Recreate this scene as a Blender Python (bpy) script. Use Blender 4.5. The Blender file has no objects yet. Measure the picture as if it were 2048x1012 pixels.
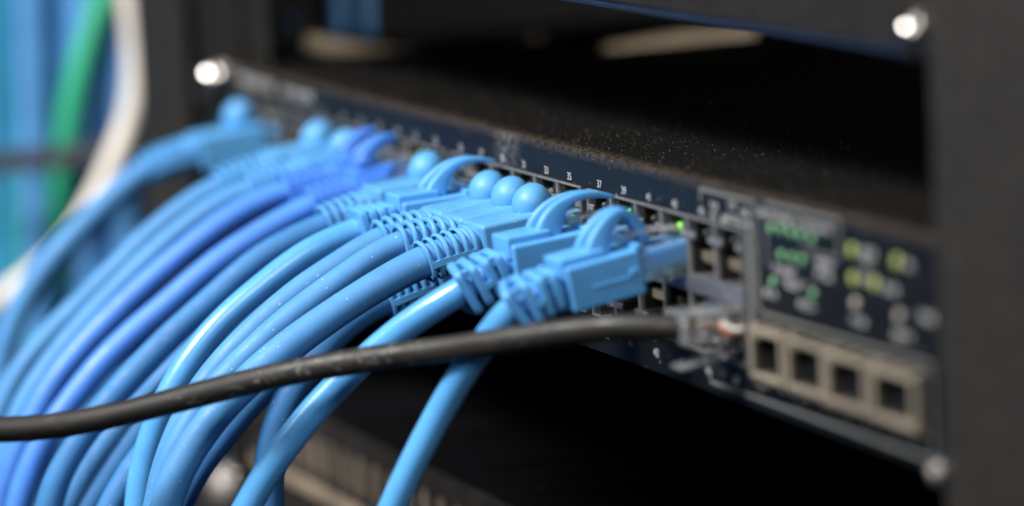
import bpy, bmesh, math, random
from mathutils import Vector, Matrix
random.seed(7)
C = bpy.context.scene
COL = C.collection
MM = 0.001

# ------------------------------------------------------------------ camera
CAM = Vector((899.775, -337.833, 110.223))
YAW, PITCH, ROLL, FPX = 1.21562881, 0.141119973, -0.0532224825, 8537.9689
def cam_axes():
    cy, sy = math.cos(YAW), math.sin(YAW)
    f = Vector((-sy*math.cos(PITCH), cy*math.cos(PITCH), -math.sin(PITCH)))
    r0 = Vector((cy, sy, 0)); u0 = r0.cross(f)
    r = math.cos(ROLL)*r0 + math.sin(ROLL)*u0
    u = -math.sin(ROLL)*r0 + math.cos(ROLL)*u0
    return r, u, f
CR, CU, CF = cam_axes()
cd = bpy.data.cameras.new('camera'); cam = bpy.data.objects.new('camera', cd); COL.objects.link(cam)
cam.matrix_world = Matrix(((CR.x, CU.x, -CF.x, CAM.x*MM), (CR.y, CU.y, -CF.y, CAM.y*MM), (CR.z, CU.z, -CF.z, CAM.z*MM), (0, 0, 0, 1)))
cd.sensor_width = 36; cd.lens = FPX/2048*36
cd.clip_start = 0.01; cd.clip_end = 20
cd.dof.use_dof = True; cd.dof.focus_distance = 0.936; cd.dof.aperture_fstop = 6.25
C.camera = cam

# ------------------------------------------------------------------ light
w = bpy.data.worlds.new('World'); C.world = w; w.use_nodes = True
bg = w.node_tree.nodes['Background']
bg.inputs[0].default_value = (0.25, 0.42, 0.75, 1); bg.inputs[1].default_value = 0.07
def area(name, loc, target, sx, sy, power, col):
    l = bpy.data.lights.new(name, 'AREA'); l.shape = 'RECTANGLE'; l.size = sx; l.size_y = sy
    l.energy = power; l.color = col
    o = bpy.data.objects.new(name, l); COL.objects.link(o)
    o.location = Vector(loc); d = Vector(target) - Vector(loc)
    o.rotation_euler = d.to_track_quat('-Z', 'Y').to_euler()
    return o
area('key_lamp', (0.22, -0.95, 1.05), (-0.02, -0.03, -0.03), 0.26, 0.26, 25, (1.0, 0.97, 0.93))
area('side_lamp', (1.35, -0.50, 1.05), (0.0, -0.02, -0.03), 0.6, 0.5, 11, (1.0, 0.97, 0.94))
area('bundle_fill', (-0.05, -0.75, 0.75), (-0.38, 0.0, 0.0), 0.4, 0.3, 10, (1.0, 0.98, 0.95))  # added fill to brighten the far cable bundle, no real fixture
area('rear_fill', (0.15, 0.42, 0.016), (-0.27, 0.06, 0.005), 0.06, 0.02, 1.3, (1.0, 0.95, 0.88))  # added fill hidden behind the chassis, brightens cables in the gap
C.view_settings.view_transform = 'Standard'; C.view_settings.look = 'None'
C.view_settings.exposure = 0; C.view_settings.gamma = 1
C.cycles.max_bounces = 8; C.cycles.transparent_max_bounces = 12

# ------------------------------------------------------------------ unprojecting
def un(px, py, ax, val):
    d = CF + CR*((px-1024)/FPX) - CU*((py-506)/FPX)
    return CAM + d*((val-CAM[ax])/d[ax])
def PX(px, py, X): return un(px, py, 0, X)
def PY(px, py, Y=0): return un(px, py, 1, Y)

# ------------------------------------------------------------------ materials
def newmat(name):
    m = bpy.data.materials.new(name); m.use_nodes = True
    nt = m.node_tree; b = nt.nodes['Principled BSDF']
    return m, nt, b
def N(nt, t, **k):
    n = nt.nodes.new(t)
    for a, v in k.items(): setattr(n, a, v)
    return n
def L(nt, a, b): nt.links.new(a, b)
def val(nt, op, a, b=None, clamp=False):
    n = N(nt, 'ShaderNodeMath', operation=op); n.use_clamp = clamp
    for i, s in enumerate((a, b)):
        if s is None: continue
        if isinstance(s, (int, float)): n.inputs[i].default_value = s
        else: L(nt, s, n.inputs[i])
    return n.outputs[0]
def ramp(nt, s, lo, hi, a=0., b=1.):
    n = N(nt, 'ShaderNodeMapRange'); L(nt, s, n.inputs['Value'])
    n.inputs['From Min'].default_value = lo; n.inputs['From Max'].default_value = hi
    n.inputs['To Min'].default_value = a; n.inputs['To Max'].default_value = b
    return n.outputs[0]
def mixc(nt, fac, c1, c2):
    n = N(nt, 'ShaderNodeMix', data_type='RGBA')
    if isinstance(fac, (int, float)): n.inputs[0].default_value = fac
    else: L(nt, fac, n.inputs[0])
    for i, c in ((6, c1), (7, c2)):
        if isinstance(c, tuple): n.inputs[i].default_value = (*c, 1)
        else: L(nt, c, n.inputs[i])
    return n.outputs[2]
def coord(nt): return N(nt, 'ShaderNodeTexCoord').outputs['Object']
def noise(nt, co, scale, detail=3, rough=.55):
    n = N(nt, 'ShaderNodeTexNoise'); L(nt, co, n.inputs['Vector'])
    n.inputs['Scale'].default_value = scale; n.inputs['Detail'].default_value = detail
    n.inputs['Roughness'].default_value = rough
    return n.outputs['Fac']
def specks(nt, co, cell, radius, frac):
    """tiny dust grains: cell in mm, radius as part of a cell, frac of the cells that hold one"""
    v = N(nt, 'ShaderNodeTexVoronoi'); L(nt, co, v.inputs['Vector']); v.inputs['Scale'].default_value = 1000/cell
    sp = N(nt, 'ShaderNodeSeparateColor'); L(nt, v.outputs['Color'], sp.inputs[0])
    keep = val(nt, 'LESS_THAN', sp.outputs[0], frac)
    rr = val(nt, 'MULTIPLY', sp.outputs[1], radius)
    return val(nt, 'MULTIPLY', val(nt, 'LESS_THAN', v.outputs['Distance'], rr), keep)
def bump(nt, b, h, strength, dist):
    n = N(nt, 'ShaderNodeBump'); n.inputs['Strength'].default_value = strength; n.inputs['Distance'].default_value = dist*MM
    L(nt, h, n.inputs['Height']); L(nt, n.outputs[0], b.inputs['Normal'])
def plastic(name, col, rough=.4, grain=.6, dust=.0, spec=.5, var=.12, coat=0, sss=0.0, grain_size=.25, dustcol=(.6,.62,.66)):
    m, nt, b = newmat(name); co = coord(nt)
    big = noise(nt, co, 60, 4)
    c2 = tuple(c*(1-var) for c in col); c1 = tuple(min(1, c*(1+var)) for c in col)
    c = mixc(nt, ramp(nt, big, .35, .65), c2, c1)
    if dust:
        s = specks(nt, co, .9, .22, dust)
        s2 = specks(nt, co, 2.6, .10, dust*.6)
        c = mixc(nt, val(nt, 'MULTIPLY', val(nt, 'MAXIMUM', s, s2), .75), c, dustcol)
    L(nt, c, b.inputs['Base Color'])
    mid = noise(nt, co, 350, 3)
    L(nt, ramp(nt, mid, .3, .7, rough*.82, rough*1.2), b.inputs['Roughness'])
    b.inputs['Specular IOR Level'].default_value = spec
    b.inputs['Coat Weight'].default_value = coat; b.inputs['Coat Roughness'].default_value = .12
    if sss:
        b.inputs['Subsurface Weight'].default_value = sss; b.inputs['Subsurface Radius'].default_value = (.6, .9, 1.0)
        b.inputs['Subsurface Scale'].default_value = .0015
    if grain: bump(nt, b, noise(nt, co, 1000/grain_size, 2), grain, .03)
    return m
def metal(name, col, rough=.25, met=1.0):
    m, nt, b = newmat(name); co = coord(nt)
    n = noise(nt, co, 400, 4); L(nt, ramp(nt, n, .3, .7, rough*.7, rough*1.4), b.inputs['Roughness'])
    L(nt, mixc(nt, ramp(nt, noise(nt, co, 120), .35, .65), tuple(c*.8 for c in col), col), b.inputs['Base Color'])
    b.inputs['Metallic'].default_value = met
    return m
def emit(name, col, strength, base=(.05, .2, .08)):
    m, nt, b = newmat(name); b.inputs['Base Color'].default_value = (*base, 1)
    b.inputs['Emission Color'].default_value = (*col, 1); b.inputs['Emission Strength'].default_value = strength
    b.inputs['Roughness'].default_value = .3
    return m
def clear(name, col, rough=.12, trans=.85):
    m, nt, b = newmat(name); co = coord(nt)
    b.inputs['Base Color'].default_value = (*col, 1); b.inputs['Transmission Weight'].default_value = trans
    b.inputs['IOR'].default_value = 1.45; b.inputs['Roughness'].default_value = rough
    bump(nt, b, noise(nt, co, 500, 2), .3, .05)
    return m

SKY = (.095, .36, .75); MID = (.075, .27, .58); ROYAL = (.07, .245, .76)
def scuffed():
    """charcoal jacket with pale rub marks drawn out along the cable"""
    m, nt, b = newmat('black_scuffed_jacket'); co = coord(nt)
    mp = N(nt, 'ShaderNodeMapping'); L(nt, co, mp.inputs['Vector']); mp.inputs['Scale'].default_value = (1, .16, 1)
    n1 = noise(nt, mp.outputs[0], 900, 5, .7); n2 = noise(nt, co, 55, 3)
    k = val(nt, 'MULTIPLY', ramp(nt, n1, .56, .68), ramp(nt, n2, .44, .60), True)
    base = mixc(nt, ramp(nt, noise(nt, co, 90), .35, .65), (.016, .0145, .0135), (.026, .0235, .0215))
    c = mixc(nt, val(nt, 'MULTIPLY', k, .6), base, (.32, .31, .29))
    s_ = specks(nt, co, 2.0, .10, .18)
    c = mixc(nt, val(nt, 'MULTIPLY', s_, .7), c, (.3, .3, .3))
    L(nt, c, b.inputs['Base Color'])
    L(nt, ramp(nt, noise(nt, mp.outputs[0], 400, 3), .3, .7, .42, .62), b.inputs['Roughness'])
    b.inputs['Specular IOR Level'].default_value = .42
    bump(nt, b, noise(nt, mp.outputs[0], 1500, 3), .5, .04)
    return m
M = {}
M['sky_boot'] = plastic('sky_blue_boot_rubber', SKY, .42, .35, .0, sss=.12)
M['sky_jacket'] = plastic('sky_blue_glossy_jacket', (.095, .36, .75), .28, .2, .05, coat=.15)
M['mid_boot'] = plastic('mid_blue_boot_rubber', (.09, .33, .65), .48, .9, .07, sss=.10, grain_size=.45)
M['mid_jacket'] = plastic('mid_blue_matt_jacket', MID, .52, .5, .14, spec=.32)
M['shaded_jacket'] = plastic('shaded_blue_matt_jacket', (.048, .20, .47), .55, .5, .12, spec=.28)  # blue jacket with shade from neighbouring cables put into its colour
M['royal_boot'] = plastic('royal_blue_boot_rubber', ROYAL, .36, .5, .0, sss=.08)
M['royal_jacket'] = plastic('royal_blue_jacket', (.07, .245, .76), .42, .4, .06, spec=.4)
M['black_jacket'] = scuffed()
M['clear_blue'] = clear('blue_tinted_clear_plastic', (.45, .75, .95), .15, .8)
M['clear'] = clear('clear_plastic', (.86, .88, .91), .12, .86)
M['chassis_dark'] = None
M['steel'] = metal('screw_steel', (.88, .85, .80), .09)
M['steel_dull'] = metal('dull_zinc', (.42, .39, .37), .55, .8)
M['shell'] = metal('tinned_port_shell', (.48, .47, .46), .34, .7)
M['strip'] = metal('polished_shield_strip', (.40, .41, .43), .30, .8)
M['gold'] = plastic('dull_tan_contact', (.13, .115, .085), .4, .2)
M['port_black'] = plastic('black_port_plastic', (.010, .010, .011), .45, .2)
M['cage'] = plastic('beige_dusty_cage', (.22, .192, .150), .62, .8, .12, var=.18, dustcol=(.6, .56, .48))
M['cage_inner'] = plastic('brown_cage_inside', (.05, .040, .029), .6, .4)
M['print'] = plastic('grey_screen_print', (.50, .51, .52), .5, .0, var=.03)
M['print_dim'] = plastic('dim_grey_screen_print', (.17, .17, .165), .5, .0, var=.03)
M['led_green'] = emit('lit_green_led', (.35, 1, .05), 1.2)
M['led_off'] = plastic('unlit_led_window', (.05, .06, .05), .3, 0)
M['ind_green'] = emit('green_indicator', (.16, .60, .26), .2, (.15, .32, .18))
M['ind_yellow'] = emit('yellow_green_indicator', (.50, .58, .12), .36, (.25, .3, .1))
M['ind_grey'] = plastic('grey_indicator', (.4, .37, .33), .4, 0)
M['post'] = plastic('charcoal_rack_paint', (.0145, .013, .0115), .62, .5, .03, dustcol=(.2, .19, .17))
M['post_dark'] = plastic('dark_rack_paint', (.012, .0115, .011), .5, .4, .02)
M['panel_dark'] = plastic('black_panel_paint', (.0022, .0026, .0034), .6, .4, spec=.15)
M['upper_face'] = plastic('brown_grey_device_paint', (.0085, .0072, .006), .62, .4, .04, dustcol=(.2, .18, .15))
M['edge_reflection'] = plastic('painted_blue_reflection', (.008, .018, .042), .4, .2)  # blue reflected in the device's lower lip, put into its colour
M['lower_face'] = plastic('dusty_dark_device_paint', (.020, .0175, .0155), .6, .5, .05, dustcol=(.3, .26, .2))
M['tan_dim'] = plastic('dim_tan_metal', (.20, .165, .13), .5, .3)
M['tan'] = plastic('tan_trim', (.34, .27, .2), .6, .3)
M['bg_blue'] = plastic('blue_far_jacket', (.095, .30, .64), .4, 0)
M['bg_blue_dark'] = plastic('deep_blue_far_jacket', (.07, .24, .56), .4, 0)
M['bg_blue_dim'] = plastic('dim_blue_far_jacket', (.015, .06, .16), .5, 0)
M['beige_dull'] = plastic('dull_beige_jacket', (.42, .34, .24), .6, 0)
M['bg_teal'] = plastic('teal_far_jacket', (.03, .27, .45), .4, 0)
M['bg_green'] = plastic('green_far_jacket', (.035, .42, .22), .4, 0)
M['bg_darkgreen'] = plastic('dark_green_far_jacket', (.01, .20, .14), .4, 0)
M['ivory'] = plastic('ivory_jacket', (.88, .82, .74), .45, 0)
M['beige_jacket'] = plastic('beige_jacket', (.80, .66, .47), .5, 0)
M['strap'] = plastic('grey_lacing_bar_paint', (.07, .075, .09), .45, .2)
M['wire_orange'] = plastic('orange_wire', (.50, .16, .05), .35, 0)
M['wire_white'] = plastic('white_wire', (.42, .40, .38), .35, 0)
M['wire_blue'] = plastic('blue_wire', (.08, .25, .65), .35, 0)
M['wire_green'] = plastic('green_wire', (.1, .45, .15), .35, 0)
M['wire_brown'] = plastic('brown_wire', (.3, .13, .06), .35, 0)

def face_mat():
    """navy-black front plate: dust grains, brown grime along its upper edge and one pale smudge"""
    m, nt, b = newmat('navy_black_faceplate_paint'); co = coord(nt)
    sep = N(nt, 'ShaderNodeSeparateXYZ'); L(nt, co, sep.inputs[0])
    base = mixc(nt, ramp(nt, noise(nt, co, 35, 3), .35, .65), (.0034, .0048, .0066), (.0055, .0070, .0090))
    gr = val(nt, 'MULTIPLY', ramp(nt, sep.outputs[2], .0414, .0438), ramp(nt, noise(nt, co, 700, 5, .7), .38, .62))
    c = mixc(nt, val(nt, 'MULTIPLY', gr, .75, True), base, (.13, .10, .075))
    mp = N(nt, 'ShaderNodeVectorMath', operation='DISTANCE'); L(nt, co, mp.inputs[0]); mp.inputs[1].default_value = (-.011, 0, .0411)
    sm = val(nt, 'MULTIPLY', ramp(nt, mp.outputs['Value'], .0105, .001), ramp(nt, noise(nt, co, 620, 6, .72), .45, .75))
    c = mixc(nt, val(nt, 'MULTIPLY', sm, .8, True), c, (.40, .38, .35))
    s = val(nt, 'MAXIMUM', specks(nt, co, .8, .20, .16), specks(nt, co, 2.2, .12, .25))
    s = val(nt, 'MULTIPLY', s, ramp(nt, noise(nt, co, 110, 2), .38, .6))
    c = mixc(nt, val(nt, 'MULTIPLY', s, .9), c, (.5, .5, .48))
    L(nt, c, b.inputs['Base Color']); b.inputs['Roughness'].default_value = .42; b.inputs['Specular IOR Level'].default_value = .36
    bump(nt, b, noise(nt, co, 2500, 2), .12, .02)
    return m
def top_mat():
    m, nt, b = newmat('black_textured_dusty_lid'); co = coord(nt)
    sep = N(nt, 'ShaderNodeSeparateXYZ'); L(nt, co, sep.inputs[0])
    front = ramp(nt, sep.outputs[1], .012, .0005)
    c = mixc(nt, val(nt, 'MULTIPLY', ramp(nt, noise(nt, co, 500, 5, .7), .40, .64), ramp(nt, sep.outputs[1], .006, .0003), True), (.0022, .0022, .0022), (.095, .073, .052))
    s = val(nt, 'MAXIMUM', specks(nt, co, 1.3, .20, .10), specks(nt, co, 3.1, .12, .16))
    patch = val(nt, 'MULTIPLY', ramp(nt, noise(nt, co, 45, 3), .36, .60), val(nt, 'ADD', val(nt, 'MULTIPLY', front, .6), .4))
    s = val(nt, 'MULTIPLY', s, patch)
    c = mixc(nt, val(nt, 'MULTIPLY', s, .7), c, (.34, .28, .21))
    L(nt, c, b.inputs['Base Color']); b.inputs['Roughness'].default_value = .75
    b.inputs['Specular IOR Level'].default_value = .12
    bump(nt, b, noise(nt, co, 1100, 2), .8, .08)
    return m
M['face'] = face_mat(); M['lid'] = top_mat()

# ------------------------------------------------------------------ mesh helpers (millimetres in, metres out)
class MB:
    def __init__(s): s.v = []; s.f = []; s.m = []
    def box(s, x0, x1, y0, y1, z0, z1, mi=0):
        i = len(s.v)
        for x in (x0, x1):
            for y in (y0, y1):
                for z in (z0, z1): s.v.append(Vector((x, y, z)))
        for q in ((0, 1, 3, 2), (4, 6, 7, 5), (0, 4, 5, 1), (2, 3, 7, 6), (0, 2, 6, 4), (1, 5, 7, 3)):
            s.f.append([i+k for k in q]); s.m.append(mi)
        return s
    def loft(s, rings, caps=True, mi=0, closed=False):
        n = len(rings[0]); i = len(s.v)
        for r in rings: s.v += [Vector(p) for p in r]
        R = len(rings)
        for a in range(R if closed else R-1):
            b = (a+1) % R
            for k in range(n):
                k2 = (k+1) % n
                s.f.append([i+a*n+k, i+a*n+k2, i+b*n+k2, i+b*n+k]); s.m.append(mi)
        if caps and not closed:
            s.f.append([i+k for k in range(n)][::-1]); s.m.append(mi)
            s.f.append([i+(R-1)*n+k for k in range(n)]); s.m.append(mi)
        return s
    def build(s, name, mats, parent=None, smooth=False, bevel=0, seg=2, mw=None, subsurf=0):
        me = bpy.data.meshes.new(name)
        inv = mw.inverted() if mw is not None else None
        me.from_pydata([((inv @ p) if inv is not None else p)*MM for p in s.v], [], s.f)
        if not isinstance(mats, (list, tuple)): mats = [mats]
        for m in mats: me.materials.append(m)
        me.polygons.foreach_set('material_index', s.m)
        bm = bmesh.new(); bm.from_mesh(me); bmesh.ops.recalc_face_normals(bm, faces=bm.faces); bm.to_mesh(me); bm.free()
        if smooth or bevel or subsurf: me.polygons.foreach_set('use_smooth', [True]*len(me.polygons))
        o = bpy.data.objects.new(name, me); COL.objects.link(o)
        if parent: o.parent = parent
        if bevel:
            b = o.modifiers.new('bevel', 'BEVEL'); b.width = bevel*MM; b.segments = seg; b.limit_method = 'ANGLE'; b.angle_limit = math.radians(35)
            b.harden_normals = False
            wn = o.modifiers.new('wn', 'WEIGHTED_NORMAL'); wn.keep_sharp = False
        if subsurf:
            b = o.modifiers.new('sub', 'SUBSURF'); b.levels = b.render_levels = subsurf
        return o
def thing(name, label, cat, loc=(0, 0, 0), mat=None, group=None, kind=None):
    o = bpy.data.objects.new(name, None); COL.objects.link(o); o.empty_display_size = .005
    if mat is not None:
        m = mat.copy(); m.translation = m.translation*MM; o.matrix_world = m
    else: o.location = Vector(loc)*MM
    tag(o, label, cat, group, kind); return o
def tag(o, label, cat, group=None, kind=None):
    o['label'] = label; o['category'] = cat
    if group: o['group'] = group
    if kind: o['kind'] = kind
    return o

def spline(pts, step=1.5):
    """centripetal Catmull-Rom through the points, resampled evenly (mm)"""
    P = [2*pts[0]-pts[1]] + list(pts) + [2*pts[-1]-pts[-2]]
    out = []
    for i in range(1, len(P)-2):
        p0, p1, p2, p3 = P[i-1:i+3]
        t0 = 0; t1 = t0+(p1-p0).length**.5; t2 = t1+(p2-p1).length**.5; t3 = t2+(p3-p2).length**.5
        for k in range(24):
            t = t1+(t2-t1)*k/24
            A1 = p0*((t1-t)/(t1-t0))+p1*((t-t0)/(t1-t0)); A2 = p1*((t2-t)/(t2-t1))+p2*((t-t1)/(t2-t1)); A3 = p2*((t3-t)/(t3-t2))+p3*((t-t2)/(t3-t2))
            B1 = A1*((t2-t)/(t2-t0))+A2*((t-t0)/(t2-t0)); B2 = A2*((t3-t)/(t3-t1))+A3*((t-t1)/(t3-t1))
            out.append(B1*((t2-t)/(t2-t1))+B2*((t-t1)/(t2-t1)))
    out.append(P[-2])
    # smooth and resample
    for _ in range(10):
        out = [out[0]] + [(out[i-1]+out[i]*2+out[i+1])/4 for i in range(1, len(out)-1)] + [out[-1]]
    res = [out[0]]; acc = 0
    for a, b in zip(out, out[1:]):
        d = (b-a).length
        while acc + d >= step:
            t = (step-acc)/d; a = a+(b-a)*t; res.append(a); d = (b-a).length; acc = 0
        acc += d
    return res
def smooth_pts(pts, n=60):
    for _ in range(n):
        pts = [pts[0]] + [(pts[i-1]+pts[i]*2+pts[i+1])/4 for i in range(1, len(pts)-1)] + [pts[-1]]
    return pts
def frames(path, side=Vector((1, 0, 0))):
    F = []; s = side
    for i, p in enumerate(path):
        t = (path[min(i+1, len(path)-1)]-path[max(i-1, 0)]).normalized()
        s = (s - t*s.dot(t)).normalized()
        F.append((p, s.copy(), t.cross(s).normalized(), t))       # point, side, other, tangent
    return F
def tube(mb, path, r, seg=24, mi=0, wob=0.0):
    rings = []
    ph = random.random()*9
    for i, (p, s, u, t) in enumerate(frames(path)):
        rr = r*(1+wob*math.sin(i*.21+ph)+wob*.7*math.sin(i*.087+ph*2))
        rings.append([p+(s*math.cos(2*math.pi*k/seg)+u*math.sin(2*math.pi*k/seg))*rr for k in range(seg)])
    mb.loft(rings, mi=mi); return mb
def sup(a, b, n, seg=32):
    o = []
    for k in range(seg):
        t = 2*math.pi*k/seg; c, s = math.cos(t), math.sin(t)
        o.append((a*math.copysign(abs(c)**(2/n), c), b*math.copysign(abs(s)**(2/n), s)))
    return o

def textmesh(s, size):
    cu = bpy.data.curves.new('t', 'FONT'); cu.body = s; cu.size = size*MM; cu.align_x = 'CENTER'; cu.align_y = 'CENTER'
    cu.offset = .00002
    o = bpy.data.objects.new('t', cu); COL.objects.link(o)
    dg = bpy.context.evaluated_depsgraph_get()
    me = bpy.data.meshes.new_from_object(o.evaluated_get(dg)); bpy.data.objects.remove(o); bpy.data.curves.remove(cu)
    return me

# ------------------------------------------------------------------ grid of the ports
PITCH_P, GAP = 13.97, 3.70
def colX(n):
    """centre of the column that holds odd number n"""
    k = (n-31)/2
    return k*PITCH_P + (GAP if n >= 37 else 0) - (GAP if n < 25 else 0) - (GAP if n < 13 else 0)
ZU, ZL = -16.3, -27.3

# ================================================================== the rack
def slab(name, mats, x0, x1, y0, y1, z0, z1, parent, bevel=.6):
    return MB().box(x0, x1, y0, y1, z0, z1).build(name, mats, parent, bevel=bevel)

lp = thing('rack_post', 'dark grey rack post with round holes behind the far bright screws', 'rack post', (-300, 0, -260))
def lcl(mb, t):
    """world mm -> thing-local mm"""
    q = Vector(t.location)/MM
    mb.v = [p-q for p in mb.v]; return mb
a = MB(); a.box(-316, -268, -2, 1, -260, 260); a.box(-316, -313, 1, 40, -260, 260)
lcl(a, lp).build('front_flange', M['post'], lp, bevel=.8)
a = MB(); a.box(-268, -262, 3, 14, -260, 260); a.box(-262, -240, 6, 8, -260, 260)
lcl(a, lp).build('inner_channel', M['post_dark'], lp, bevel=.5)
a = MB(); a.box(-238, -221, 8, 10, -260, 260)
lcl(a, lp).build('mounting_rail', M['post_dark'], lp, bevel=.5)
rp = thing('rack_post', 'smooth charcoal rack post filling the right edge of the view', 'rack post', (240, 0, -260))
a = MB(); a.box(212.0, 330, -1.6, 0.8, -260, 260); a.box(212.0, 214, 0.8, 40, -260, 260)
lcl(a, rp).build('front_flange', M['post'], rp, bevel=1.0)

sp = thing('side_panel', 'black side panel deep inside the rack behind the beige cable', 'rack panel', (-300, 200, -150))
a = MB()
ys = [12, 60, 66, 72, 78, 130, 139, 148, 157, 166, 180, 420]
a.box(-302, -300, 12, 45, -250, 250)
# a slotted panel built from strips so the slots are real openings
prev = 45
a.box(-302, -300, prev, 520, -250, 250)
lcl(a, sp).build('sheet', M['panel_dark'], sp)
bp = MB().box(-700, 360, 520, 524, -300, 300).build('back_wall', M['panel_dark']); bp['kind'] = 'structure'
bp2 = MB().box(-706, -702, -600, 520, -300, 300).build('far_wall', M['panel_dark']); bp2['kind'] = 'structure'

# ================================================================== the switch
sw = thing('network_switch', 'black 48 port rack switch with dusty lid and white port numbers', 'network switch', (0, 0, -43.6))
def part(mb, name, mats, parent=sw, **k):
    return lcl(mb, sw).build(name, mats, parent, **k)
# chassis
part(MB().box(-224, 209, 1.4, 330, -1.3, -0.15).box(-224, 209, 1.4, 330, -43.3, -42.3).box(-224, 209, 14, 329.5, -42.25, -1.35).box(-224, -222.8, 1.4, 14, -42.25, -1.35).box(207.8, 209, 1.4, 14, -42.25, -1.35), 'chassis', M['lid'], bevel=.3)
# faceplate around the openings
XL, XR = -227.5, 127.6
a = MB()
a.box(-250, 210.5, 0, 1.35, -7.6, 0)                      # top band
a.box(-250, 210.5, 0, 1.35, -43.6, -36.0)                 # bottom band
a.box(-250, XL, 0, 1.35, -36.0, -7.6)
a.box(XR, 210.5, 0, 1.35, -24.4, -7.6)
a.box(XR, 210.5, 0, 1.35, -36.0, -24.4)
grp = [(1, 11), (13, 23), (25, 35), (37, 47)]
for g, h in zip(grp, grp[1:]):
    a.box(colX(g[1])+6.99, colX(h[0])-6.99, 0, 1.35, -36.0, -7.6)
# merge by voxel-free approach: plain slabs butt end to end
part(a, 'faceplate', M['face'])
# rounded upper lip of the plate
lip = MB(); rings = []
for X in [x for x in range(-250, 211, 10)]+[210.5]:
    rings.append([Vector((X, 1.35+1.3-1.35*math.cos(t)-1.3, -1.3+1.36*math.sin(t))) for t in [math.pi*k/10/2 for k in range(11)]] + [Vector((X, 1.36, -1.3))])
part(lip.loft(rings), 'plate_lip', M['face'], smooth=False)
for x0, x1, nm in ((-250, -250+1, 'e'),): pass
# metal strip between the two rows
for g in grp:
    a = MB().box(colX(g[0])-6.9, colX(g[1])+6.9, -.55, 12, -23.8, -19.8)
    part(a, 'shield_strip', M['strip'], bevel=.25)
a = MB().box(125.6, 127.5, -.9, 8, -35.8, -7.9)
part(a, 'shield_edge', M['shell'], bevel=.3)

# one port: shell (frame), black inside, contacts, light
def port_proto(up):
    s = 1 if up else -1
    a = MB()
    W = 6.90; O = 5.6                                     # half outer, half opening
    zt, zo, zn = 5.6*1, 3.4, 7.5                          # local z, opening +-3.4, notch to 7.5, shell to 8.3
    def bx(x0, x1, y0, y1, z0, z1, mi=0):
        z0, z1 = sorted((s*z0, s*z1)); a.box(x0, x1, y0, y1, z0, z1, mi)
    bx(-W, -W+.45, -.5, 11, -3.45, 8.55); bx(W-.45, W, -.5, 11, -3.45, 8.55)
    bx(-W+.45, W-.45, -.5, 11, 8.1, 8.55)
    # black moulding inside
    bx(-W+.45, -O, .3, 11, -3.4, 3.5, 1); bx(O, W-.45, .3, 11, -3.4, 3.5, 1)
    bx(-W+.45, -3.2, .1, 11, 3.5, 8.1, 1); bx(3.2, W-.45, .1, 11, 3.5, 8.1, 1)
    bx(-3.2, 3.2, 4.2, 11, 3.5, 8.1, 1)
    bx(-O, O, 10.6, 11, -3.4, 3.5, 1)
    # folded tinned tabs at the front beside the notch
    bx(-W+.55, -3.6, -.45, .05, 3.9, 5.2); bx(3.6, W-.55, -.45, .05, 3.9, 5.2)
    
    sh = a.build('ethernet_port', [M['shell'], M['port_black']], bevel=.08, seg=1)
    b = MB()
    z0, z1 = sorted((s*-.9, s*1.2)); b.box(-5.55, 5.55, 2.0, 9, z0, z1)
    for k in range(8):
        x = -3.6+k*1.02; z0, z1 = sorted((s*-1.2, s*-.9)); b.box(x-.22, x+.22, 1.9, 8, z0, z1, 1)
    cb = b.build('contact_block', [M['gold'], M['gold']], sh, bevel=.1, seg=1)
    l = MB(); rings = []
    for y, r in ((3.0, .75), (1.3, .75), (.7, .6), (.5, .3)):
        rings.append([Vector((-.3+r*math.cos(2*math.pi*k/12), y, s*5.4+r*math.sin(2*math.pi*k/12))) for k in range(12)])
    ld = l.loft(rings).build('status_led', M['led_off'], sh, smooth=True)
    return sh, cb, ld
def copy_port(pr, X, z, lit):
    new = None
    for k, o in enumerate(pr):
        c = o.copy()
        if k == 2 and lit: c.data = lit_mesh[pr[2].data.name]
        COL.objects.link(c)
        if k == 0: new = c; c.parent = sw; c.location = Vector((X, 0, z+43.6))*MM
        else: c.parent = new
    return new
lit_mesh = {}
for up in (True, False):
    pr = port_proto(up)
    lm = pr[2].data.copy(); lm.materials[0] = M['led_green']; lit_mesh[pr[2].data.name] = lm
    lits = (21, 35, 39, 43) if up else ()
    for n in range(1, 48, 2):
        if n == 47: 
            pr[0].parent = sw; pr[0].location = Vector((colX(n), 0, (ZU if up else ZL)+43.6))*MM; continue
        copy_port(pr, colX(n), ZU if up else ZL, n in lits)
# numbers
for n in range(1, 49):
    me = textmesh(str(n), 2.35 if n < 100 else 2)
    o = bpy.data.objects.new('port_number', me); COL.objects.link(o); o.parent = sw
    me.materials.clear(); me.materials.append(M['print'])
    odd = n % 2 == 1
    X = colX(n if odd else n-1)
    o.location = Vector((X, -.06, (-6.25 if odd else -39.5)+43.6))*MM; o.rotation_euler = (math.pi/2, 0, 0)
    o.scale = (1.15, 1, 1)

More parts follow.
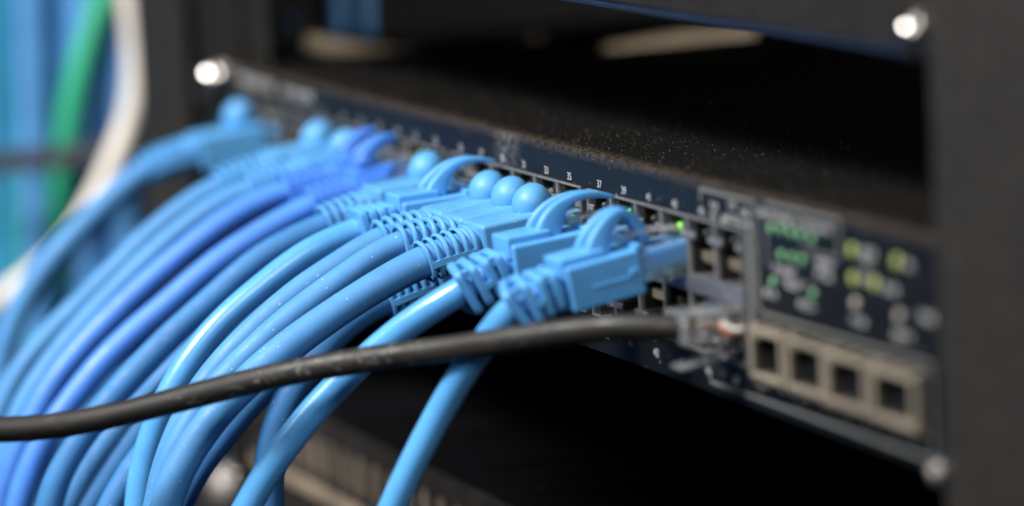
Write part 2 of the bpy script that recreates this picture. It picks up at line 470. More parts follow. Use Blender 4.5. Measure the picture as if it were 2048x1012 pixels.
# screen printed outlines
def line(mb, x0, z0, x1, z1, t=.45):
    if abs(x1-x0) > abs(z1-z0): mb.box(min(x0, x1)-t/2, max(x0, x1)+t/2, -.05, -.01, z0-t/2, z0+t/2)
    else: mb.box(x0-t/2, x0+t/2, -.05, -.01, min(z0, z1)+t/2, max(z0, z1)-t/2)
a = MB()
line(a, 101.4, -1.6, 128.6, -1.6, .8); line(a, 101.4, -1.6, 101.4, -4.6, .8); 
a.box(128.3, 129.3, -.05, -.01, -23.4, -2.0)
a.box(129.3, 205.6, -.05, -.01, -24.0, -23.3)
a.box(205.1, 205.7, -.05, -.01, -41.2, -24.0)
a.box(102, 205.7, -.05, -.01, -41.9, -41.2)
a.box(102, 102.6, -.05, -.01, -41.2, -40.2)
part(a, 'printed_outline', M['print_dim'])
a = MB()
a.box(134, 167.5, -.05, -.01, -1.55, -.75); a.box(167.5, 168.3, -.05, -.01, -8.3, -.75); a.box(133.6, 134.2, -.05, -.01, -14, -3.2)
a.box(150, 167.5, -.05, -.01, -8.7, -8.2); a.box(136, 155, -.05, -.01, -15.4, -15.0)
part(a, 'printed_outline', M['print_dim'])
# small unreadable captions: rows of tiny strokes
def glyphs(mb, x, z, n, h=1.5, w=1.0):
    for k in range(n):
        x0 = x+k*w*1.25; st = random.choice('ILTEHFO')
        t = .26
        def b(a0, a1, c0, c1): mb.box(x0+a0*w, x0+a1*w, -.055, -.015, z+c0*h, z+c1*h)
        b(0, t, 0, 1)
        if st in 'LEO': b(t, 1, 0, .2)
        if st in 'TEFO': b(t, 1, .8, 1)
        if st in 'HEF': b(t, .9, .42, .6)
        if st in 'HO': b(.8, 1.04, .2, .8) if st == 'O' else b(.9, 1.12, 0, 1)
caps = [(106.5, -5.2, 3), (106.6, -7.4, 3), (112.0, -7.4, 2), (115.5, -4.2, 3), (117, -6.9, 4), (121.8, -5.0, 4), (121.8, -7.3, 4),
        (129.9, -4.0, 6), (138, -4.2, 10), (152, -4.2, 10),
        (131.5, -20.0, 5), (148.0, -20.2, 6), (137, -14.4, 8), (157, -11.0, 6), (157, -13.2, 6), (142, -17.0, 6),
        (177.5, -6.6, 5), (178.0, -8.4, 4), (196, -6.8, 3), (186.5, -12.4, 5), (172.0, -20.3, 5), (190.5, -20.6, 6), (201.5, -15.8, 5),
        (177, -11.8, 3)]
for x, z, n in caps:
    a = MB(); glyphs(a, x, z, n); part(a, 'printed_caption', M['print'])
for x, z in ((108, -39.8), (127, -39.8), (146, -39.9), (166, -39.9), (187, -39.9)):
    a = MB(); glyphs(a, x, z, 2, 1.4); part(a, 'printed_caption', M['print_dim'])
a = MB(); glyphs(a, -219, -4.6, 14, 2.8, 1.9); glyphs(a, -180, -4.4, 14, 2.2, 1.5); part(a, 'printed_caption', M['print'])
# indicator lights
def dome(x, z, r, mat, name='indicator_light'):
    a = MB(); rings = []
    for y, q in ((.3, 1), (-.25, 1), (-.5, .8), (-.62, .35)):
        rings.append([Vector((x+q*r*math.cos(2*math.pi*k/14), y, z+q*r*math.sin(2*math.pi*k/14))) for k in range(14)])
    part(a.loft(rings), name, mat, smooth=True)
for x, z in ((136.5, -5.9), (141.3, -5.7), (146, -5.8), (150.7, -5.8), (155.8, -6.0), (140.8, -10.8), (146, -10.7), (150.8, -10.7), (136.3, -16.8), (155.1, -16.8)):
    dome(x, z, .95, M['ind_green'])
for x, z in ((173.8, -6.1), (193.2, -6.0), (173.9, -11.5), (183.1, -11.3)): dome(x, z, 1.25, M['ind_yellow'])
for x, z in ((174.3, -16.3), (193.3, -16.3)): dome(x, z, 1.2, M['ind_grey'], 'reset_button')
# module cages: four beige frames standing proud of the plate
cx = [130.2, 147.2, 165.8, 185.2, 205.4]
for i in range(4):
    x0, x1 = cx[i], cx[i+1]-1.0
    y0, y1 = -3.4+.25*(i % 2), 8; zt, zb = -25.9, -36.2; t = 1.5
    a = MB()
    ym = y0+1.1                                            # pale front frame, brown sleeve behind it
    for ya, yb, mi, e in ((y0, ym, 0, 0), (ym+.02, y1, 1, .25)):
        a.box(x0+e, x1-e, ya, yb, zt-1.25, zt-e, mi); a.box(x0+e, x1-e, ya, yb, zb+e, zb+1.25, mi)
        a.box(x0+e, x0+t, ya, yb, zb+1.25, zt-1.25, mi); a.box(x1-t, x1-e, ya, yb, zb+1.25, zt-1.25, mi)
    a.box(x0+t, x1-t, 6, y1-.1, zb+1.25, zt-1.25, 1)
    c = part(a, 'module_cage', [M['cage'], M['cage_inner']], bevel=.3, seg=2)
    a = MB()
    for k in range(3):                                     # spring fingers along head and foot
        xx = x0+1.0+k*(x1-x0-3.6)/2; a.box(xx, xx+2.0, y0+.5, -.1, zb-1.0, zb-.02)
        a.box(xx+.3, xx+2.4, y0+.4, -.1, zt+.02, zt+.75)
    a.box(x0+t+.1, x0+t+3.2, y0+.4, 5, zt-2.3, zt-1.255)
    f = a.build('spring_finger', M['cage'], c, bevel=.2); f.data.transform(Matrix.Translation((0, 0, 43.6*MM)))
# ================================================================== other devices
ud = thing('rack_device', 'brown grey device with thin bottom edge coloured as a blue reflection above the switch', 'rack device', (0, 0, 32.7))
lcl(MB().box(-225, 211, 0, 2, 34.0, 77), ud).build('front_panel', M['upper_face'], ud, bevel=.6)
lcl(MB().box(-225, 211, -.2, 2.2, 32.7, 33.9), ud).build('bottom_lip', M['edge_reflection'], ud, bevel=.5)
lcl(MB().box(-223, 209, 2.3, 360, 33.5, 77), ud).build('chassis', M['panel_dark'], ud)
ld = thing('rack_device', 'dark dusty device with slotted front below the hanging blue cables', 'rack device', (0, 0, -134))
a = MB()
a.box(-225, 211, 0, 2, -95.5, -90); a.box(-225, 211, 0, 2, -134, -105.5)
for k in range(35):
    x = -222+k*12.4; a.box(x, x+4.4, 0, 2, -105.5, -95.5, 1)
lcl(a, ld).build('slotted_front', [M['lower_face'], M['tan_dim']], ld)
lcl(MB().box(-224, 130, -1.6, -.05, -111.6, -108.4), ld).build('trim_strip', M['tan'], ld, bevel=.4)
lcl(MB().box(-223, 209, 2.4, 330, -92.4, -90.4).box(-223, 209, 28, 329, -134, -92.5), ld).build('chassis', M['panel_dark'], ld)
# base of cabinet, far below
gf = MB().box(-700, 360, -600, 524, -304, -300).build('cabinet_floor', M['panel_dark']); gf['kind'] = 'structure'

# screws
def screw(x, y, z, r, label, mat=None):
    t = thing('rack_screw', label, 'screw', (x, y, z), group=None)
    a = MB(); rings = []; n = 32
    for k in range(13):
        th = math.pi/2*(1-k/12*.86)
        rings.append([Vector((r*math.sin(th)*math.cos(2*math.pi*q/n), -.8*r*math.cos(th), r*math.sin(th)*math.sin(2*math.pi*q/n))) for q in range(n)])
    y_ = rings[-1][0].y
    for yy, q in ((y_+.9, .13), (y_+.95, .03)):
        rings.append([Vector((q*r*math.cos(2*math.pi*k/n), yy, q*r*math.sin(2*math.pi*k/n))) for k in range(n)])
    hd = a.loft(rings).build('screw_head', mat or M['steel'], t, smooth=True)
    g = MB(); ye = -.8*r*math.cos(math.pi/2*.14)-.06
    g.box(-.45*r, .45*r, ye-.02, ye+.4, -.07*r, .07*r); g.box(-.07*r, .07*r, ye-.02, ye+.4, .07*r, .45*r); g.box(-.07*r, .07*r, ye-.02, ye+.4, -.45*r, -.07*r)
    g.build('cross_recess', M['port_black'], hd)
    b = MB(); rings = []
    for yy, q in ((.02, 1.15), (.02, 1.45), (.9, 1.5), (.9, 1.15)):
        rings.append([Vector((q*r*math.cos(2*math.pi*k/n), yy, q*r*math.sin(2*math.pi*k/n))) for k in range(n)])
    b.loft(rings, caps=False, closed=True).build('washer', M['steel'], t, bevel=.1)
screw(-244, -1.0, -5.5, 5.4, 'shiny screw glinting at the far left end of the switch')
screw(204.3, -1.2, 37.0, 3.1, 'steel screw at top right beside the charcoal post')
screw(211.0, -2.6, -42.6, 1.7, 'steel screw at lower right edge of the switch on the post', M['steel_dull'])
q = PY(492, 822, -3); screw(q.x, -3.2, q.z, 4.0, 'dull screw on the left post behind the hanging cables', M['steel_dull'])
q = PY(452, 975, -4); screw(q.x, -4.2, q.z, 7.0, 'large pale screw low on the left post near the slotted device', M['steel_dull'])

# ================================================================== patch cables
def frame_of(P0, P1):
    """frame at the port mouth: y points into the port along the plug, z up, x aside"""
    y = (P0-P1).normalized(); x = y.cross(Vector((0, 0, 1))).normalized(); z = x.cross(y)
    m = Matrix(((x.x, y.x, z.x, P0.x), (x.y, y.y, z.y, P0.y), (x.z, y.z, z.z, P0.z), (0, 0, 0, 1)))
    return m
def loc_yz(m, X, pts):
    inv = m.inverted(); o = []
    for px, py in pts:
        q = inv @ PX(px, py, X); o.append((q.y, q.z))
    return o
def resample(pts, n):
    P = spline([Vector((0, a, b)) for a, b in pts], .15)
    return [(P[int(round(k*(len(P)-1)/(n-1)))].y, P[int(round(k*(len(P)-1)/(n-1)))].z) for k in range(n)]
def claw(outer, inner, w0=4.2, w1=1.6, n=24):
    O = resample(outer, n); I = resample(inner, n)
    rings = []
    for k in range(n):
        u = k/(n-1); wd = w0+(w1-w0)*u
        (oy, oz), (iy, iz) = O[k], I[k]
        g = .62*(1-u**4)                                  # depth of the middle groove
        def mix(f): return (oy+(iy-oy)*f, oz+(iz-oz)*f)
        prof = []
        for x, f in ((-wd, .10), (-wd*.93, .015), (-wd*.78, 0), (-wd*.50, 0.0), (-wd*.40, g*.2), (-wd*.36, g), (wd*.36, g), (wd*.40, g*.2), (wd*.50, 0.0), (wd*.78, 0), (wd*.93, .015), (wd, .10), (wd, .92), (wd*.9, 1), (-wd*.9, 1), (-wd, .92)):
            yy, zz = mix(f); prof.append(Vector((x, yy, zz)))
        rings.append(prof)
    # close the tip softly
    c = sum(rings[-1], Vector())/len(rings[-1])
    dirv = (sum(rings[-1], Vector())/16-sum(rings[-3], Vector())/16).normalized()
    rings.append([c+(p-c)*.75+dirv*.45 for p in rings[-1]]); rings.append([c+(p-c)*.35+dirv*.65 for p in rings[-2]])
    return MB().loft(rings)

def ring_set(boot_parent, mw, path, s0, s1, count, thick, a0, b0, a1, b1, hole, mat, square, bars, n=3.2):
    """strain relief rings set along the bending cable, path in world mm starting at the rear of the boot"""
    F = frames(path); step = (path[1]-path[0]).length
    mb = MB()
    def at(s):
        i = min(max(s/step, 0), len(F)-1.001); k = int(i); f = i-k
        p = F[k][0].lerp(F[k+1][0], f); return p, F[k][1], F[k][2], F[k][3]
    centers = []
    for c in range(count):
        u = c/(max(1, count-1)); s = s0+(s1-s0)*u
        a = a0+(a1-a0)*u; b = b0+(b1-b0)*u
        p, sd, up, t = at(s)
        if up.z < 0: up = -up
        outl = sup(a, b, n, 36); inn = sup(hole, hole, 2, 36)
        e = min(.35, thick*.3)
        rings = []
        for off, sc in ((-thick/2, -e), (-thick/2+e, 0), (thick/2-e, 0), (thick/2, -e)):
            rings.append([p+t*off+sd*(x*(1+sc/a))+up*(z*(1+sc/b)) for x, z in outl])
        for off in (thick/2, -thick/2):
            rings.append([p+t*off+sd*x+up*z for x, z in inn])
        mb.loft(rings, caps=False, closed=True)
        centers.append((p, sd, up, t, a, b))
    for c in range(count-1):
        p, sd, up, t, a, b = centers[c]; q = centers[c+1]
        for kind in bars[c % len(bars)]:
            ths = {'T': [(0, .93, 1.5, .5)], 'B': [(0, -.93, 1.5, .5)], 'S': [(.93, -.1, .5, .7), (-.93, -.1, .5, .7)], 'N': [(.72, .72, .9, .9), (-.72, .72, .9, .9)], 'M': [(.92, .25, .6, 1.1), (-.92, .25, .6, 1.1)], 'D': [(.75, -.75, .9, .9), (-.75, -.75, .9, .9)]}[kind]
            for fx, fz, hw, hh in ths:
                A = p+sd*(fx*a)+up*(fz*b); B = q[0]+q[1]*(fx*q[4])+q[2]*(fz*q[5])
                r = []
                for P_, s_, u_ in ((A, sd, up), (B, q[1], q[2])):
                    r.append([P_+s_*x+u_*z for x, z in ((-hw, -hh), (hw, -hh), (hw, hh), (-hw, hh))])
                mb.loft(r)
    o = mb.build('strain_relief', mat, boot_parent, mw=mw, smooth=False)
    o.data.polygons.foreach_set('use_smooth', [True]*len(o.data.polygons))
    o.modifiers.new('es', 'EDGE_SPLIT').split_angle = math.radians(40)
    return o

def connector(t, tint, s, mat_in, body_front, plain=False):
    """clear modular plug, from inside the jack to the front of the boot; s = +1 latch up"""
    a = MB(); y0 = body_front-.2
    def bx(mb, x0, x1, ya, yb, z0, z1, mi=0):
        z0, z1 = sorted((s*z0, s*z1)); mb.box(x0, x1, ya, yb, z0, z1, mi)
    bx(a, -5.8, 5.8, y0, 8.5, -3.25, 3.3)
    o = a.build('connector', M['clear_blue'] if tint else M['clear'], t, bevel=.45)
    if tint:
        b = MB(); bx(b, -5.35, 5.35, y0+.1, 3, -1.2, 2.5)
        b.build('coloured_insert', mat_in, o, bevel=.3)
    l = MB()                                              # springy lever above
    pts = [(7.5, 3.4), (4, 4.1), (0, 4.9), (-5, 5.7), (y0 if y0 > -13 else -13, 6.2)]
    if plain: pts = [(7.5, 3.4), (4, 4.3), (0, 5.2), (-6, 6.6), (-13, 7.6)]
    rings = []
    for y, z in pts:
        hw = 3.0
        q = [(-hw, z), (hw, z), (hw, z+.9), (-hw, z+.9)]
        rings.append([Vector((x, y, s*zz)) for x, zz in q])
    l.loft(rings).build('latch', M['clear'], o, bevel=.2)
    g = MB()
    bx(g, -5.4, 5.4, -5, -1.8, -3.9, -3.3); bx(g, 3.6, 5.3, -5.3, -3.6, -4.3, -3.9)
    g.build('shield_spring', M['steel'], o, bevel=.2)
    return o

def patch_cable(n, mouth_dx, P1px, pts, label, style, ball=None, claw_px=None, body=(-22, -4), rad=3.1, jac='mid', Xs=None, lower=False, hh=4.8, rings=None, claw_local=None):
    X = colX(n); z = ZL if lower else ZU
    P0 = Vector((X+mouth_dx, 0, z)); P1 = PX(*P1px, X)
    mw = frame_of(P0, P1); s = -1 if lower else 1
    t = thing('patch_cable', label, 'network cable', mat=mw, group='blue patch cables plugged into the switch')
    boot_m, jac_m = M[jac+'_boot'], M['shaded_jacket' if lower or n == 25 else jac+'_jacket']
    W = [PX(px, py, X if Xs is None else Xs[min(i, len(Xs)-1)]) for i, (px, py) in enumerate(pts)]
    axis = (P1-P0).normalized()
    back = [P0+axis*((P1-P0).length-3), P1]
    path = spline(back+W, 1.2)
    path = smooth_pts(path, 40)
    tb = MB(); tube(tb, path, rad, 28, wob=.02)
    tb.build('jacket', jac_m, t, smooth=True, mw=mw)
    Lr = -(P1-P0).length                                  # rear of the body, local y
    yf = body[1]; 
    b = MB()
    if style == 'claw':
        hw, top, bot = 6.2, hh-.6, -5.4
        b.box(-hw, hw, Lr, yf, s*bot if s > 0 else -top, s*top if s > 0 else -bot)
        bt = b.build('boot', boot_m, t, bevel=.7, seg=3)
        c = MB().box(-4.9, 4.9, Lr-.6, Lr+9.5, *(sorted((s*1, s*(top+1.7)))))
        c.build('raised_block', boot_m, bt, bevel=.5, seg=2)
        # seam and small lugs on the side
        e = MB(); e.box(hw-.2, hw+.22, Lr+5, yf-2.2, -1.3, -.8); e.box(hw-.2, hw+.5, yf-2.9, yf-1.1, -.9, .5); e.box(-1.5, hw-.4, yf-.8, yf+.9, top-.3, top+.8)
        e.build('side_lug', boot_m, bt, bevel=.2)
        if claw_px: outer, inner = (loc_yz(mw, X+4.2, q) for q in claw_px)
        else: outer, inner = claw_local
        claw(outer, inner).build('latch_claw', boot_m, bt, smooth=True, mw=None, subsurf=1)
        t['_c'] = 0; del t['_c']
        last_claw[0] = (outer, inner)
    else:
        hw = 6.5
        b.box(-hw, hw, Lr, yf, -hh, hh)
        bt = b.build('boot', boot_m, t, bevel=1.1, seg=4)
        if ball:
            q = mw.inverted() @ PX(ball[0], ball[1], X)
            zc = s*(hh+1.0) if lower else q.z-1.3
            a = MB(); ringz = []
            r = 4.35
            for i in range(1, 16):
                th = math.pi*i/16
                ringz.append([Vector((r*1.03*math.sin(th)*math.cos(2*math.pi*k/28), q.y+r*math.sin(th)*math.sin(2*math.pi*k/28)+.9*math.cos(th)*.6, zc+r*math.cos(th))) for k in range(28)])
            a.loft(ringz).build('latch_button', boot_m, bt, smooth=True)
    if rings is None: rings = 'chunky' if style == 'claw' else 'fine'
    Pend = W[0]
    path2 = path; L0 = 3.0
    dist = (Pend-P1).length
    if rings == 'chunky':
        ring_set(bt, mw, path2, L0+2.0, L0+dist-1.0, 4, 1.9, 5.3, 4.4, 5.9, 5.4, rad+.05, boot_m, True, (['N', 'B'], ['S'], ['N']), n=7)
    else:
        ring_set(bt, mw, path2, L0+1.3, L0+dist-.5, 6, 1.1, 6.1, 4.8, 5.0, 4.8, rad+.9, boot_m, False, (['S'],), n=2.6)
        # solid core of the strain relief seen between the rings
        core = MB(); i1 = int((L0+2.0)/1.2); tube(core, path2[:i1+2], rad+.9, 20)
        core.build('collar', boot_m, bt, smooth=True, mw=mw)
    connector(t, True, s, boot_m, yf)
    return t
last_claw = [None]

clawA = ([(1173, 516), (1179, 487), (1196, 458), (1217, 434), (1238, 421), (1259, 418), (1278, 427), (1295, 447), (1310, 480)],
         [(1224, 514), (1228, 481), (1236, 455), (1246, 440), (1256, 436), (1265, 443), (1273, 457), (1281, 472), (1288, 490)])
clawB = ([(1072, 479), (1081, 446), (1102, 418), (1132, 398), (1168, 387), (1205, 385), (1238, 392)],
         [(1127, 484), (1131, 448), (1143, 420), (1160, 406), (1183, 400), (1210, 399), (1238, 401)])
clawH = ([(717, 333), (722, 313), (739, 293), (758, 280), (779, 271), (799, 270)], [(744, 334), (750, 316), (761, 302), (778, 293), (799, 288)])
clawI = ([(683, 324), (689, 299), (706, 280), (730, 265), (758, 257)], [(706, 322), (714, 301), (730, 283), (744, 276), (760, 270)])
clawF = ([(854, 402), (859, 375), (878, 351), (901, 332), (925, 321), (957, 316), (998, 321)],
         [(895, 402), (902, 367), (914, 347), (934, 334), (960, 328), (980, 327), (998, 329)])

patch_cable(43, 0, (1118, 570), [(1020, 612), (1000, 645), (972, 682), (942, 722), (903, 783), (871, 841), (832, 912), (798, 986), (786, 1012), (760, 1080)],
            'sky blue patch cable whose latch claw curls down onto its plug beside empty ports', 'claw', claw_px=clawA, body=(0, -10.5), jac='sky', Xs=[87, 84, 80, 76, 72, 70, 69, 68, 67, 66])
patch_cable(39, 0, (1010, 525), [(925, 582), (881, 605), (830, 639), (771, 682), (693, 754), (634, 812), (581, 881), (539, 934), (495, 1012), (460, 1080)],
            'sky blue patch cable with claw latch pointing straight over the number 39 port', 'claw', claw_px=clawB, body=(0, -10.5), jac='sky', Xs=[59, 57, 54, 50, 46, 44, 43, 42, 41, 40])
patch_cable(35, 0, (948, 488), [(845, 522), (780, 557), (700, 606), (584, 687), (526, 735), (453, 803), (405, 864), (362, 925), (331, 1006), (318, 1080)],
            'thick dusty blue patch cable with the nearest of three round buttons in a row', 'ball', ball=(1060, 394), rad=3.55)
patch_cable(33, 0, (906, 474), [(797, 483), (735, 522), (674, 566), (609, 613), (560, 650), (492, 715), (425, 783), (372, 858), (335, 935), (310, 1020), (300, 1080)],
            'dusty blue patch cable with round latch button, middle of the three buttons in a row', 'ball', ball=(1018, 380))
patch_cable(31, 0, (864, 460), [(758, 474), (700, 518), (620, 566), (560, 612), (520, 648), (470, 697), (425, 747), (385, 805), (350, 875), (325, 945), (312, 1020), (308, 1080)],
            'dusty blue patch cable with round latch button, farthest of the three buttons in a row', 'ball', ball=(973, 368))
patch_cable(29, 0, (792, 438), [(713, 462), (622, 500), (541, 560), (464, 622), (408, 680), (370, 735), (342, 778), (316, 834), (296, 889), (281, 950), (276, 1012), (274, 1080)],
            'glossy sky blue patch cable with claw latch, just behind the three round buttons', 'claw', claw_px=clawF, body=(0, -10.5), jac='sky')
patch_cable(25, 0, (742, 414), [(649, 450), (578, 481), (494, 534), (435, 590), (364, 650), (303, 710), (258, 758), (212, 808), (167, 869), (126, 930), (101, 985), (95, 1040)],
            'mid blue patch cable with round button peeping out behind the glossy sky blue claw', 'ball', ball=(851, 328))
patch_cable(21, 0, (712, 388), [(620, 410), (528, 462), (454, 508), (390, 558), (340, 603), (290, 645), (238, 690), (190, 740), (140, 803), (95, 864), (66, 920), (46, 970), (32, 1030)],
            'royal blue patch cable with claw latch, the nearer of the two royal blue ones', 'claw', claw_px=clawH, body=(0, -9), jac='royal', rings='fine')
patch_cable(19, 0, (672, 364), [(568, 382), (489, 417), (420, 462), (354, 515), (300, 560), (248, 610), (195, 660), (148, 712), (110, 758), (76, 814), (48, 874), (22, 930), (5, 990), (-5, 1040)],
            'royal blue patch cable with claw latch, the farther of the two royal blue ones', 'claw', claw_px=clawI, body=(0, -9), jac='royal', rings='fine')
patch_cable(17, 0, (596, 354), [(499, 380), (429, 412), (370, 455), (315, 500), (255, 560), (195, 620), (140, 680), (100, 730), (60, 790), (30, 850), (10, 910), (0, 980)],
            'mid blue patch cable with button latch tucked right behind the royal blue claws', 'ball', ball=(690, 282))
patch_cable(13, 0, (540, 340), [(440, 370), (350, 430), (290, 478), (222, 548), (162, 608), (101, 667), (56, 717), (20, 773), (-5, 830), (-25, 900)],
            'blurred blue patch cable with button latch, second from the far left end', 'ball', ball=(634, 264))
patch_cable(5, 0, (388, 306), [(292, 335), (225, 395), (155, 460), (100, 522), (60, 575), (28, 637), (6, 702), (-8, 770), (-15, 850)],
            'blurred blue patch cable with button latch, farthest left in the switch', 'ball', ball=(475, 222), rad=3.4)
# lower row
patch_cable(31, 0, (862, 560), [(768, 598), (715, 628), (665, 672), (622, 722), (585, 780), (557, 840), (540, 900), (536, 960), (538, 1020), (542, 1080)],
            'shade-darkened blue patch cable hanging from the lower row behind the sky blue ones', 'ball', ball=(950, 580), lower=True, rad=3.5)
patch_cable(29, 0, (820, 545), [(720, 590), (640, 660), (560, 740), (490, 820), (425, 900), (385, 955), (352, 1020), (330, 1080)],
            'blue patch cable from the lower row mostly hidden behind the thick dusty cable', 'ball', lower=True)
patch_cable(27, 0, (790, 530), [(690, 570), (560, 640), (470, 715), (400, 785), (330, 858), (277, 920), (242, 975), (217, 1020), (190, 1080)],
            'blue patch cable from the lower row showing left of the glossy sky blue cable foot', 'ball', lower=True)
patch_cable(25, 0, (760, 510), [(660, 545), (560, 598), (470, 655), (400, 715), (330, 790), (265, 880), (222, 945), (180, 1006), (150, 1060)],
            'shade-darkened blue patch cable from the lower row crossing behind the glossy sky blue cable', 'ball', lower=True)
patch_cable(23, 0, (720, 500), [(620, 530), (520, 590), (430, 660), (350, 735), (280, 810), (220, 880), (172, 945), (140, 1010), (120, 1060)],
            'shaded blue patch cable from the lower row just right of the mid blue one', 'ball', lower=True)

# black cable with a clear plug
X = colX(47); P0 = Vector((X, 0, ZL)); P1 = PX(1352, 656, X)
mw = frame_of(P0, P1)
bk = thing('network_cable', 'black cable with clear plug crossing in front of all the blue cables', 'network cable', mat=mw)
pts = [(1372, 657, X), (1330, 655, 114), (1260, 652, 110), (1150, 661, 101), (1080, 671, 95), (1000, 683, 87), (900, 697, 76), (800, 710, 67), (700, 724, 59), (600, 741, 52), (500, 763, 47), (400, 788, 43), (250, 826, 38), (100, 854, 33), (0, 860, 30), (-60, 858, 28)]
path = smooth_pts(spline([PX(a, b, c) for a, b, c in pts], 1.2), 30)
tb = MB(); tube(tb, path, 2.75, 28, wob=.01); tb.build('jacket', M['black_jacket'], bk, smooth=True, mw=mw)
con = connector(bk, False, -1, None, -12.5, plain=True)
inv = mw.inverted()
for k, mt in enumerate(('wire_orange', 'wire_white', 'wire_green', 'wire_blue', 'wire_white', 'wire_brown')):
    x = -3.8+k*1.5
    q = [Vector((x*.4, -9.5, 0)), Vector((x*.8, -6, .6)), Vector((x, -2, -.2)), Vector((x, 5, -.8))]
    a = MB(); tube(a, spline(q, .8), .55, 10); a.build('wire', M[mt], con, smooth=True)
# loose orange and white wire pair in front of the first cage
a = MB(); tube(a, spline([PX(1440, 652, 121), PX(1452, 660, 122), PX(1465, 668, 123), PX(1490, 664, 124)], .6), .75, 12)
a.build('bent_wire', M['wire_orange'], bk, smooth=True, mw=mw)
a = MB(); tube(a, spline([PX(1444, 645, 122), PX(1458, 655, 123.5), PX(1474, 661, 125), PX(1492, 655, 126)], .6), .6, 12)
a.build('bent_wire', M['wire_white'], bk, smooth=True, mw=mw)

# ================================================================== things far behind
def loose(name, pts, r, mat, label, cat='cable', group=None, seg=16):
    W = [PX(*p) for p in pts]
    o = W[0].copy(); mb = MB(); tube(mb, smooth_pts(spline(W, 3), 20), r, seg)
    mb.v = [p-o for p in mb.v]
    ob = mb.build(name, mat, None, smooth=True); ob.location = o*MM
    return tag(ob, label, cat, group)
g1 = 'blurred cable bundle behind the rack post'
loose('hanging_cable', [(252, -60, -345), (268, 60, -345), (277, 150, -345), (268, 225, -344), (232, 310, -343), (202, 380, -342), (168, 455, -342), (116, 515, -342), (60, 560, -342), (5, 592, -342), (-60, 640, -342)], 3.4, M['ivory'],
      'ivory cable bowing out in front of the blurred blue bundle', group=g1)
loose('hanging_cable', [(228, -60, -360), (190, 40, -360), (158, 130, -360), (140, 220, -360), (128, 320, -362), (118, 420, -366), (110, 520, -370), (90, 640, -372)], 3.7, M['bg_green'],
      'bright green cable arching down through the blurred blue bundle', group=g1)
loose('hanging_cable', [(60, 300, -376), (50, 400, -376), (48, 520, -376), (58, 660, -376), (64, 800, -376)], 4.2, M['bg_darkgreen'],
      'dark green cable low in the blurred bundle at the left edge', group=g1)
loose('hanging_cable', [(8, -60, -380), (14, 120, -380), (22, 300, -380), (20, 460, -380), (10, 640, -380), (8, 900, -380)], 3.4, M['bg_teal'],
      'teal cable at the far left edge of the blurred bundle', group=g1)
bl = [(-30, -25, 'bg_blue_dark'), (60, 75, 'bg_blue'), (100, 92, 'bg_blue'), (128, 165, 'bg_blue_dark'), (165, 188, 'bg_blue'), (205, 215, 'bg_blue'), (248, 252, 'bg_blue'), (88, 118, 'bg_blue_dark'), (-5, 45, 'bg_blue_dark'), (185, 235, 'bg_blue_dark'), (228, 280, 'bg_blue_dark'), (142, 150, 'bg_blue'), (272, 262, 'bg_blue_dark'), (30, 20, 'bg_blue_dark')]
words = ['leftmost blurred blue cable of the bundle, cut by the picture edge', 'pale blue cable near the left edge of the bundle', 'mid blue cable left of the green one', 'deep blue cable crossing behind the green one',
         'bright blue cable just right of the green one', 'bright blue cable inside the bow of the ivory one', 'blue cable passing behind the ivory one', 'deep blue cable between two paler ones left of green',
         'deep blue cable right beside the teal edge cable', 'deep blue cable between the green and the ivory cables', 'deep blue cable leaning behind the lower ivory bow', 'blue cable hidden mostly behind the green one',
         'deep blue cable nearest the rack post', 'deep blue cable behind the teal edge cable']
for i, (xa, xb, mt) in enumerate(bl):
    X = -392 - (i % 4)*9 - (12 if i > 7 else 0)
    if i in (1, 2, 4, 5, 6, 11): X = -364-(i % 3)*5
    loose('hanging_cable', [(xa, -70, X), (xa+6*math.sin(i), 150, X), ((xa+xb)/2+5*math.cos(i), 380, X), (xb, 620, X), (xb-10+6*math.sin(2*i), 850, X), (xb-14, 1080, X)], 4.6, M[mt], words[i], group=g1)
for i in range(17):
    x = -20+i*20; X = -425-(i % 3)*8
    loose('hanging_cable', [(x, -80, X), (x+8*math.sin(i*2.1), 300, X), (x+10*math.cos(i*1.7), 650, X), (x+4, 1090, X)], 6.4, M[('bg_blue', 'bg_blue_dark')[i % 3 == 0]],
          'one of the blurred blue cables deepest in the bundle at the left edge', group=g1)
W0, W1 = PX(-80, 330, -352), PX(290, 300, -352)
a = MB(); 
for z0, z1, yy in ((-3.4, 3.4, 0),):
    d = (W1-W0); a.loft([[W0-W0+Vector((dx, 0, dz)) for dx, dz in ((-1.5, z0), (1.5, z0), (1.5, z1), (-1.5, z1))], [d+Vector((dx, 0, dz)) for dx, dz in ((-1.5, z0), (1.5, z0), (1.5, z1), (-1.5, z1))]])
o = a.build('lacing_bar', M['strap'], None, bevel=.6); o.location = W0*MM
tag(o, 'grey flat bar crossing the blurred bundle level with the ivory bow', 'lacing bar')

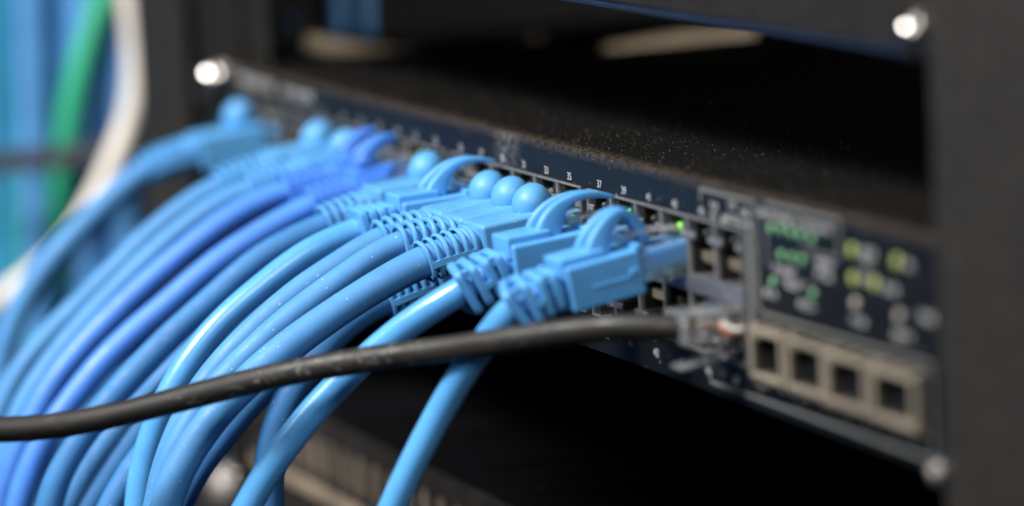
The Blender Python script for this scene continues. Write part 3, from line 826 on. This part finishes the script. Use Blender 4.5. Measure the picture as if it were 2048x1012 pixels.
loose('loose_cable', [(612, 84, -243), (640, 97, -242), (760, 110, -240), (880, 117, -238), (990, 106, -236), (1100, 84, -234)], 2.6, M['beige_jacket'],
      'beige cable sagging inside the rack beyond the far end of the lid', group='beige cables inside the rack')
loose('loose_cable', [(1195, 106, -178), (1240, 97, -178), (1330, 80, -179), (1420, 72, -180), (1520, 66, -182)], 2.2, M['beige_dull'],
      'short beige cable lying across the lid under the upper device', group='beige cables inside the rack')
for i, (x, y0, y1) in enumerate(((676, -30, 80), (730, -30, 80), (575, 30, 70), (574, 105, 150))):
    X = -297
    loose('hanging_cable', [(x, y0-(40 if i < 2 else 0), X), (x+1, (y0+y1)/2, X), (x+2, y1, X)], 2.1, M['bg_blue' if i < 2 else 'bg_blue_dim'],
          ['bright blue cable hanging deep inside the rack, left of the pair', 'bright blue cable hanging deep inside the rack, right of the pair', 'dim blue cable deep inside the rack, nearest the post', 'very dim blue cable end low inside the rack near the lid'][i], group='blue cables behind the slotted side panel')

# dust: small real grains lying on the lid and caught on the top of the front plate
a = MB(); rd = random.Random(11)
def grain(p, r):
    i = len(a.v); ax = [Vector((1, 0, 0)), Vector((-1, 0, 0)), Vector((0, 1, 0)), Vector((0, -1, 0)), Vector((0, 0, .8)), Vector((0, 0, -.8))]
    a.v += [p+q*r*rd.uniform(.6, 1.3) for q in ax]
    for f in ((0, 2, 4), (2, 1, 4), (1, 3, 4), (3, 0, 4), (2, 0, 5), (1, 2, 5), (3, 1, 5), (0, 3, 5)): a.f.append([i+k for k in f]); a.m.append(0)
for k in range(6500):
    x = rd.uniform(-200, 205); y = .8+abs(rd.gauss(0, 1))*30
    if math.sin(x*.06+1)*math.sin(y*.09+x*.03) < rd.uniform(-2.2, .9): continue
    grain(Vector((x, y, -.08)), rd.choice((.04, .05, .05, .06, .07, .08, .11, .15 if rd.random() < .4 else .05)))
for k in range(260):
    grain(Vector((rd.uniform(-120, 120), -.02, -abs(rd.gauss(0, 2.6))-.4)), rd.choice((.04, .06, .08)))
for k in range(160):
    grain(Vector((rd.gauss(-11, 5), -.02, -abs(rd.gauss(0, 2.2))-.3)), rd.choice((.05, .07, .1)))
du = a.build('dust', plastic('pale_dust', (.20, .165, .13), .9, 0), None)
tag(du, 'pale dust grains scattered over the black lid and its front edge', 'dust', kind='stuff')
